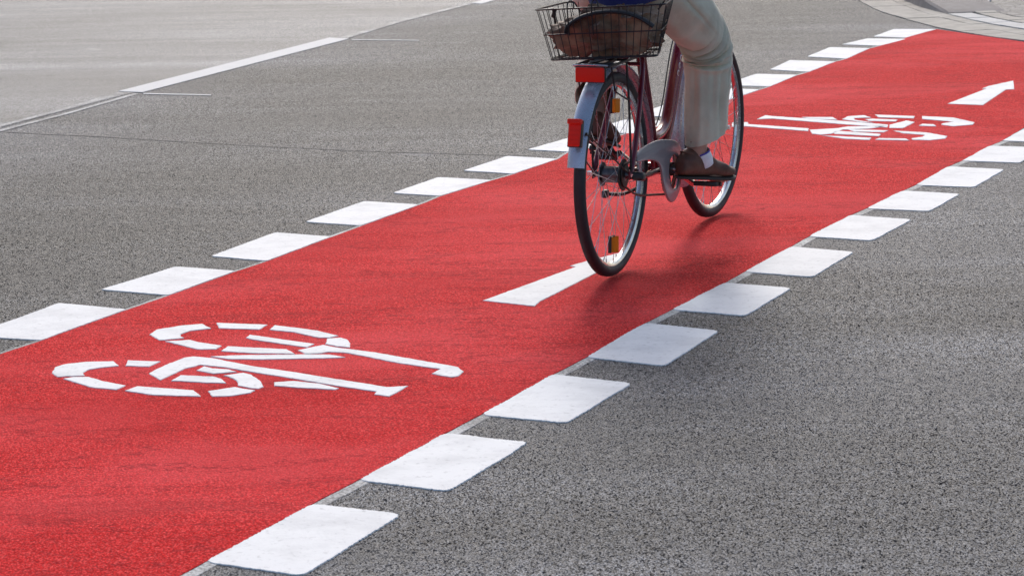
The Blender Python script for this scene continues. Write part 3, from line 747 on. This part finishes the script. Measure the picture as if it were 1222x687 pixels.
# wire basket
ROLLB = .055
def bk(f, r, u): return (f, r, u + r * ROLLB)
bz, tz = .760, .932
def rect(t):   # four corners: near left, near right, far right, far left
    z = bz + (tz - bz) * t
    return [Vector(q + (z,)) for q in ((-.125 - .03 * t, -.176 - .042 * t), (-.118 - .03 * t, .203 + .038 * t), (.10 + .03 * t, .145 + .04 * t), (.10 + .03 * t, -.165 - .04 * t))]
def bkv(v): return bk(v.x, v.y, v.z)
def basket(bm):
    rr = .0014
    def loop(t, rad, dip=0):
        Q = rect(t); pts = []
        for i in range(4):
            p = Q[i]; a = Q[i - 1]; b = Q[(i + 1) % 4]; c = .026
            A = p + (a - p).normalized() * c; B = p + (b - p).normalized() * c
            for u in (0, .25, .5, .75, 1): pts.append((1 - u) ** 2 * A + 2 * u * (1 - u) * p + u * u * B)
            if dip and i == 2:
                e = (Q[3] - Q[2]).normalized(); L_ = (Q[3] - Q[2]).length; dz = Vector((0, 0, dip))
                for d_, k_ in ((.032, .1), (.042, .5), (.055, .9), (.07, 1), (L_ - .07, 1), (L_ - .055, .9), (L_ - .042, .5), (L_ - .032, .1)): pts.append(Q[2] + e * d_ - dz * k_)
        T(bm, [bkv(p) for p in pts], rad, 8, 0, closed=True)
    loop(1, .0029, .040); loop(.5, .0022); loop(0, .0026); loop(.025, .0014)
    Q0, Q1 = rect(0), rect(1)
    def side(i, n, lo=.05):
        j = (i + 1) % 4; A = []
        for q in range(n):
            t = lo + (1 - 2 * lo) * q / (n - 1); b_ = Q0[i].lerp(Q0[j], t); t_ = Q1[i].lerp(Q1[j], t)
            if i == 2 and .12 < t < .88: t_ = t_ - Vector((0, 0, .040))
            T(bm, [bkv(b_), bkv(t_)], rr, 6, 0); A.append(b_)
        return A
    N_ = side(0, 16, .04); F_ = side(2, 15); side(1, 6, .1); side(3, 6, .1)
    for q in range(0, 15): T(bm, [bkv(N_[q]), bkv(F_[14 - q])], rr * .9, 6, 0)
    for t in (.25, .5, .75): T(bm, [bkv(Q0[0].lerp(Q0[3], t)), bkv(Q0[1].lerp(Q0[2], t))], rr * .9, 6, 0)
    f0 = Q1[0].x; z1 = tz
    for rr_ in (-.085, .0):     # hooks on the near rim
        T(bm, [bk(f0 + .01, rr_ - .01, z1 - .09), bk(f0 - .004, rr_ - .011, z1 + .002), bk(f0, rr_ - .008, z1 + .020), bk(f0, rr_, z1 + .026), bk(f0, rr_ + .009, z1 + .018), bk(f0, rr_ + .011, z1 + .001)], .0024, 8, 5)
bpart('basket', basket, 'wire')
def bclip(bm):
    box(bm, L3(-.10, -.165, .905), (.01, .012, .03), Matrix.Rotation(.3, 3, 'X'), .003); T(bm, [(-.11, -.165, .925), (-.10, -.16, .87)], .004, 6, 0)
bpart('basket_buckle', bclip, 'chain')

# ------------------------------------------------------------------ bag in the basket
bagr = tag(root('bag', (0, 0, .768)), 'crumpled brown cloth bag with a dark strap lying in the wire basket', 'bag')
def bag(bm):
    nu, nv = 96, 48; V = {}
    for i in range(nu):
        for j in range(nv + 1):
            a = 2 * math.pi * i / nu; b = math.pi * j / nv
            cx, cy, cz = math.cos(a) * math.sin(b), math.sin(a) * math.sin(b), math.cos(b)
            sg = lambda x, p: math.copysign(abs(x) ** p, x)
            x = sg(cx, .6) * .100; y = sg(cy, .55) * .176; z = sg(cz, .55)
            z = z * (.066 if z > 0 else .066)
            # slope: highest a little right of the middle, falling to a pointed left corner
            yl = -y                                     # to the right
            z *= 1 - .42 * max(0, (-yl - .03) / .14) ** 1.0 if z > 0 else 1
            if yl < -.10 and z > -.04: y += .02 * ((-yl - .10) / .07) * math.exp(-((z + .0) / .03) ** 2)
            p = Vector((x, y, z)); q = p * 9 + Vector((3, 1, 7))
            n1 = noise.noise(q); w_ = Vector((noise.noise(p * 6), noise.noise(p * 6 + Vector((5, 0, 0))), noise.noise(p * 6 + Vector((0, 5, 0)))))
            rg = 1 - abs(noise.noise((p + w_ * .05) * 13 + Vector((1, 2, 9)))) * 2
            rg2 = 1 - abs(noise.noise((p + w_ * .03) * 27 + Vector((8, 2, 3)))) * 2
            nd = p.normalized()
            p = p + nd * (n1 * .016 + (max(0, rg) ** 2.2 - .4) * .042 + (max(0, rg2) ** 2 - .4) * .014)
            V[i, j] = bm.verts.new(L3(p.x - .015, -p.y + .006, p.z + .072 + (-p.y) * .05)) if 0 < j < nv or i == 0 else V[0, j]
    for i in range(nu):
        for j in range(nv):
            q = [V[i, j], V[(i + 1) % nu, j], V[(i + 1) % nu, j + 1], V[i, j + 1]]
            u = []
            for v in q:
                if v not in u: u.append(v)
            if len(u) > 2:
                try: bm.faces.new(u)
                except ValueError: pass
bm = bmesh.new(); bag(bm); from_bm('bag_body', bm, M['bag'], bagr)
bm = bmesh.new(); tube(bm, [L3(-.118, -.115, .075), L3(-.126, -.105, .100), L3(-.126, -.055, .130), L3(-.122, .01, .146), L3(-.120, .08, .147), L3(-.114, .14, .130), L3(-.100, .185, .100)], .0125, 12, 6, flat=.6)
from_bm('strap', bm, M['black'], bagr)

# ------------------------------------------------------------------ rider
PB = (.25, 0, 0)
rider = tag(root('person', PB), 'person in beige trousers, navy jacket and brown shoes riding the plum red bicycle', 'person')
def P3(f, r, u): return L3(f - PB[0], r, u)
# body: one skinned figure
verts = []; edges = []; rad = []
def jn(p, r, parent=None):
    verts.append(P3(*p)); rad.append(r); i = len(verts) - 1
    if parent is not None: edges.append((parent, i))
    return i
pel = jn((.20, 0, 1.0), (.115, .10)); wa = jn((.22, 0, 1.13), (.12, .095), pel); ch = jn((.29, 0, 1.30), (.14, .105), wa); st = jn((.34, 0, 1.43), (.13, .09), ch)
nk = jn((.375, 0, 1.53), (.055, .055), st); hd = jn((.40, 0, 1.62), (.078, .085), nk); ht = jn((.41, 0, 1.71), (.075, .085), hd); jn((.41, 0, 1.76), (.045, .05), ht)
jn((.505, 0, 1.645), (.012, .014), hd)
for s_ in (-1, 1):
    h_ = jn((.21, s_ * .095, .965), (.09, .09), pel)
    if s_ == 1: kn, an, bl, to = (.60, .155, .735), (.552, .13, .33), (.64, .165, .255), (.70, .19, .235)
    else: kn, an, bl, to = (.585, -.205, .86), (.235, -.15, .50), (.32, -.145, .41), (.385, -.14, .385)
    k_ = jn(kn, (.06, .06), h_); cf = jn(tuple(k * .6 + a * .4 for k, a in zip(kn, an)), (.055, .055), k_); a_ = jn(an, (.036, .038), cf); b_ = jn(bl, (.036, .03), a_); jn(to, (.03, .02), b_)
    sh = jn((.345, s_ * .175, 1.42), (.06, .055), st); el = jn((.50, s_ * .275, 1.18), (.042, .042), sh); wr = jn((.675, s_ * .29, 1.085), (.027, .024), el)
    pm = jn((.735, s_ * .291, 1.078), (.03, .02), wr)
    for q in range(4):
        f1 = jn((.78, s_ * (.262 + q * .018), 1.092), (.009, .009), pm); f2 = jn((.808, s_ * (.262 + q * .018), 1.078 - q * .002), (.008, .008), f1); jn((.805, s_ * (.262 + q * .018), 1.048), (.0075, .0075), f2)
    t1 = jn((.745, s_ * .262, 1.062), (.010, .010), pm); jn((.775, s_ * .258, 1.045), (.009, .009), t1)
me = bpy.data.meshes.new('body'); me.from_pydata(verts, edges, []); bo = bpy.data.objects.new('body', me); COL.objects.link(bo)
md = bo.modifiers.new('s', 'SKIN'); md.use_smooth_shade = True
for v, r in zip(me.skin_vertices[0].data, rad): v.radius = r
me.skin_vertices[0].data[0].use_root = True
bo.modifiers.new('d', 'SUBSURF').levels = 2
dg = bpy.context.evaluated_depsgraph_get(); me2 = bpy.data.meshes.new_from_object(bo.evaluated_get(dg)); bpy.data.objects.remove(bo)
link('body', me2, M['skin'], rider)
bm = bmesh.new(); bmesh.ops.create_uvsphere(bm, u_segments=32, v_segments=20, radius=1)
for v in bm.verts:
    p = v.co.copy(); n1 = noise.noise(p * 4) * .06
    v.co = P3(.385, 0, 1.70) + Vector((p.x * .108 * (1 + n1), p.y * .094 * (1 + n1), p.z * .105 * (1 + n1)))
bmesh.ops.delete(bm, geom=[v for v in bm.verts if (v.co - P3(.385, 0, 1.70)).x > .055 and v.co.z < 1.735], context='VERTS')
from_bm('hair', bm, M['hair'], rider)

def leg_loft(bm, cs, a_, b_, n=80, seg=132, folds=(), seed=0, open_end=True, tilt=None, tilt2=0.):
    """cloth tube: cs centres, a_ half width sideways, b_ half width front-back"""
    P = catmull([P3(*c) for c in cs], 24); N = len(P)
    def lerp(arr, s): x = s * (len(arr) - 1); i = min(int(x), len(arr) - 2); t = x - i; t = t * t * (3 - 2 * t); return arr[i] * (1 - t) + arr[i + 1] * t
    side = Vector((0, -1, 0)); R_ = []
    for i in range(N):
        t = (P[min(i + 1, N - 1)] - P[max(i - 1, 0)]).normalized()
        u = (side - t * side.dot(t)).normalized(); v = t.cross(u)         # u: to the right
        s = i / (N - 1); A, B = lerp(a_, s), lerp(b_, s); ring = []
        if tilt and s > .8: tl = tilt * ((s - .8) / .2) ** 2
        else: tl = 0
        for j in range(seg):
            ph = 2 * math.pi * j / seg
            d = 0
            for (s0, p0, wS, wP, amp, slope) in folds:
                dp = (ph - p0 + math.pi) % (2 * math.pi) - math.pi
                sc_ = s0 + slope * dp * dp * (1 if slope else 0)
                d += amp * math.exp(-((s - sc_) / wS) ** 2) * math.exp(-(dp / wP) ** 2)
            q = Vector((math.cos(ph) * 1.3, math.sin(ph) * 1.3, s * 5 + seed))
            d += .006 * noise.noise(q) + .003 * noise.noise(q * 2.3)
            q2 = Vector((math.cos(ph) * 2.6, math.sin(ph) * 2.6, s * 2.2 + seed))
            d += .004 * noise.noise(q2) * s
            off = u * math.cos(ph) * (A + d) + v * math.sin(ph) * (B + d)
            ring.append(bm.verts.new(P[i] + off + t * (tl * math.sin(ph) - (tilt2 * max(0, (s - .75) / .25) ** 1.5) * (math.cos(ph + .5)))))
        R_.append(ring)
    # turned-in hem
    if open_end:
        c = P[-1]; t = (P[-1] - P[-2]).normalized()
        R_.append([bm.verts.new(c.lerp(v_.co, .965) + t * .0) for v_ in R_[-1]])
        R_.append([bm.verts.new(c.lerp(v_.co, .93) - t * .04) for v_ in R_[-2]])
    for A, B in zip(R_, R_[1:]):
        for j in range(seg): bm.faces.new((A[j], A[(j + 1) % seg], B[(j + 1) % seg], B[j]))
    bm.faces.new(R_[0])
def trousers(bm):
    pi = math.pi
    # ph 0 = right side, pi/2: v = t x u ; on the shin (t down, u right(-y)) v points forwards/back, see folds
    F = [(.72, .12, .30, .045, -.0045, 0), (.2, .45, .13, .05, -.007, 0), (.972, 0, .004, 20, -.0018, 0),
         (.30, .9, .03, .5, -.012, .01), (.26, 1.5, .02, .7, .008, .0), (.70, 1.0, .14, .16, -.010, 0), (.80, .55, .16, .12, -.010, 0), (.84, 1.55, .18, .16, .010, 0), (.78, 1.9, .14, .14, -.010, 0), (.9, .25, .12, .14, .008, 0)]
    for s0, dl, am in ((.40, .45, .7), (.455, .0, 1.), (.51, .35, 1.3), (.555, -.2, 1.2), (.60, .4, 1.1), (.645, -.1, .7)):
        F += [(s0, 1.25 + dl, .009, 1.0, -.022 * am, -.022), (s0 + .022, 1.2 + dl, .012, .95, .015 * am, -.026)]
    F = [(f[0], f[1], f[2], f[3], f[4] * 1.0, f[5]) for f in F]
    leg_loft(bm, [(.14, .085, 1.02), (.24, .105, .965), (.42, .135, .865), (.545, .155, .78), (.592, .160, .70), (.592, .160, .61), (.592, .158, .50), (.594, .155, .402)],
             [.095, .105, .100, .092, .088, .083, .080, .078], [.10, .108, .105, .098, .090, .084, .082, .080], folds=F, seed=1.3, tilt=.012, tilt2=.024)
    leg_loft(bm, [(.14, -.085, 1.02), (.24, -.12, .975), (.42, -.17, .92), (.56, -.205, .875), (.545, -.20, .80), (.42, -.18, .69), (.33, -.165, .625), (.262, -.150, .572)],
             [.095, .105, .10, .09, .085, .080, .074, .070], [.10, .105, .10, .09, .088, .085, .083, .082], folds=[(f[0], f[1], f[2], f[3], f[4] * .7, f[5]) for f in F], seed=6.1, tilt=-.02)
    leg_loft(bm, [(.10, 0, 1.09), (.17, 0, 1.02), (.25, 0, .955), (.27, 0, .94)], [.15, .175, .13, .05], [.11, .12, .09, .04], seed=3, open_end=False)
bm = bmesh.new(); trousers(bm); from_bm('trousers', bm, M['trouser'], rider)
def jacket(bm):
    leg_loft(bm, [(.36, 0, 1.50), (.34, 0, 1.44), (.30, 0, 1.33), (.25, 0, 1.20), (.20, 0, 1.07), (.142, .01, .985), (.14, .015, .925)], [.07, .19, .185, .17, .175, .13, .118], [.06, .105, .125, .12, .13, .15, .155], seed=8, folds=[(.7, 0, .03, 2, .008, .01), (.8, 2, .03, 2, -.008, .01)])
    for s_ in (-1, 1):
        leg_loft(bm, [(.345, s_ * .15, 1.45), (.38, s_ * .20, 1.37), (.50, s_ * .275, 1.18), (.60, s_ * .288, 1.12), (.67, s_ * .29, 1.087)], [.06, .065, .055, .048, .042], [.06, .065, .055, .048, .042], seed=4 * s_)
bm = bmesh.new(); jacket(bm); from_bm('jacket', bm, M['jacket'], rider)

def shoe(heel, toe, upr, seed):
    """leather upper and sole along heel -> toe"""
    H_, T_ = P3(*heel), P3(*toe); ax = (T_ - H_).normalized(); L = (T_ - H_).length
    side = ax.cross(Vector((0, 0, 1))).normalized(); up = side.cross(ax).normalized()
    #  s, half width, height, sole-lift
    sec = [(-.02, .010, .040, .012), (.0, .026, .060, .004), (.05, .033, .080, 0), (.13, .038, .098, 0), (.22, .039, .098, 0), (.32, .038, .094, 0), (.42, .040, .086, 0), (.52, .043, .075, 0), (.64, .047, .062, 0), (.76, .048, .052, 0), (.87, .042, .040, .002), (.95, .030, .032, .006), (1.0, .012, .022, .012)]
    bm = bmesh.new(); R_ = []
    P = catmull([Vector(x[:3]) for x in sec], 4); Lf = catmull([Vector((x[3], 0, 0)) for x in sec], 4)
    m = 28
    for q, lf in zip(P, Lf):
        ring = []
        for j in range(m):
            a = 2 * math.pi * j / m; cx, cy = math.cos(a), math.sin(a)
            wv = q.y * math.copysign(abs(cx) ** .8, cx); hv = q.z * .5 * (1 + math.copysign(abs(cy) ** .75, cy))
            if cy > 0 and q.x < .45: wv *= 1 - .28 * (cy) ** 2
            n_ = noise.noise(Vector((q.x * 9, cx * 1.5, cy * 1.5 + seed))) * .003
            ring.append(bm.verts.new(H_ + ax * (q.x * L) + side * (wv + n_) + up * (lf.x + .012 + hv + n_)))
        R_.append(ring)
    for A, B in zip(R_, R_[1:]):
        for j in range(m): bm.faces.new((A[j], A[(j + 1) % m], B[(j + 1) % m], B[j]))
    bm.faces.new(R_[0]); bm.faces.new(R_[-1])
    s = from_bm('shoe', bm, M['shoe'], rider)
    out = []; n = 22
    for i in range(n + 1):
        x = i / n; w_ = .5 * math.sqrt(max(0, 1 - (2 * x - 1) ** 6)) * (.066 + .024 * math.sin(math.pi * max(0, x - .25) * .95)); out.append((x * 1.04 - .03, w_))
    outl = [(x * L, w_) for x, w_ in out] + [(x * L, -w_) for x, w_ in out[::-1][1:-1]]
    bm = shape2d(outl, [], .010, .003, lambda x, y, t: H_ + ax * x + side * y + up * (t + .006 + (.010 * max(0, x / L - .85) / .15)))
    for v in bm.verts:
        if (v.co - H_).dot(ax) < L * .28 and (v.co - H_).dot(up) < 0: v.co -= up * .010
    from_bm('sole', bm, M['sole'], s)
    # opening collar and laces
    bm = bmesh.new(); pts = []
    for j in range(24):
        a = 2 * math.pi * j / 24; pts.append(H_ + ax * (L * (.20 + .17 * math.cos(a))) + side * (.028 * math.sin(a)) + up * (.092 + .006 * math.cos(a) ** 2 - (.006 if math.cos(a) > .5 else 0)))
    tube(bm, pts, .0035, 8, 0, closed=True)
    from_bm('shoe_collar', bm, M['shoe'], s)
    bm = bmesh.new()
    for q in range(4):
        c = H_ + ax * (L * (.42 + .055 * q)) + up * (.094 - .006 * q)
        tube(bm, [c - side * .018 - up * .004, c + up * .002, c + side * .018 - up * .004], .002, 6, 4)
    from_bm('laces', bm, M['sole'], s)
    return s
shoe((.475, .088, .262), (.735, .208, .222), None, 1.)
shoe((.175, -.145, .44), (.40, -.137, .372), None, 4.)
# ankle sock of the right foot: white at the front, blue edge
def sock(c0, c1, c2, r):
    bm = bmesh.new(); tube(bm, [P3(*c0), P3(*c1), P3(*c2)], r, 20, 5, cap=False); return from_bm('sock', bm, M['sock'], rider)
sk = sock((.566, .141, .346), (.574, .146, .325), (.584, .150, .300), [.036, .038, .036])
bm = bmesh.new(); tube(bm, [P3(.5655, .140, .349), P3(.567, .1415, .343)], .0375, 20, 0, cap=False); from_bm('sock_band', bm, M['trim'], sk)
sock((.235, -.15, .50), (.25, -.148, .475), (.28, -.146, .44), [.037, .038, .038])
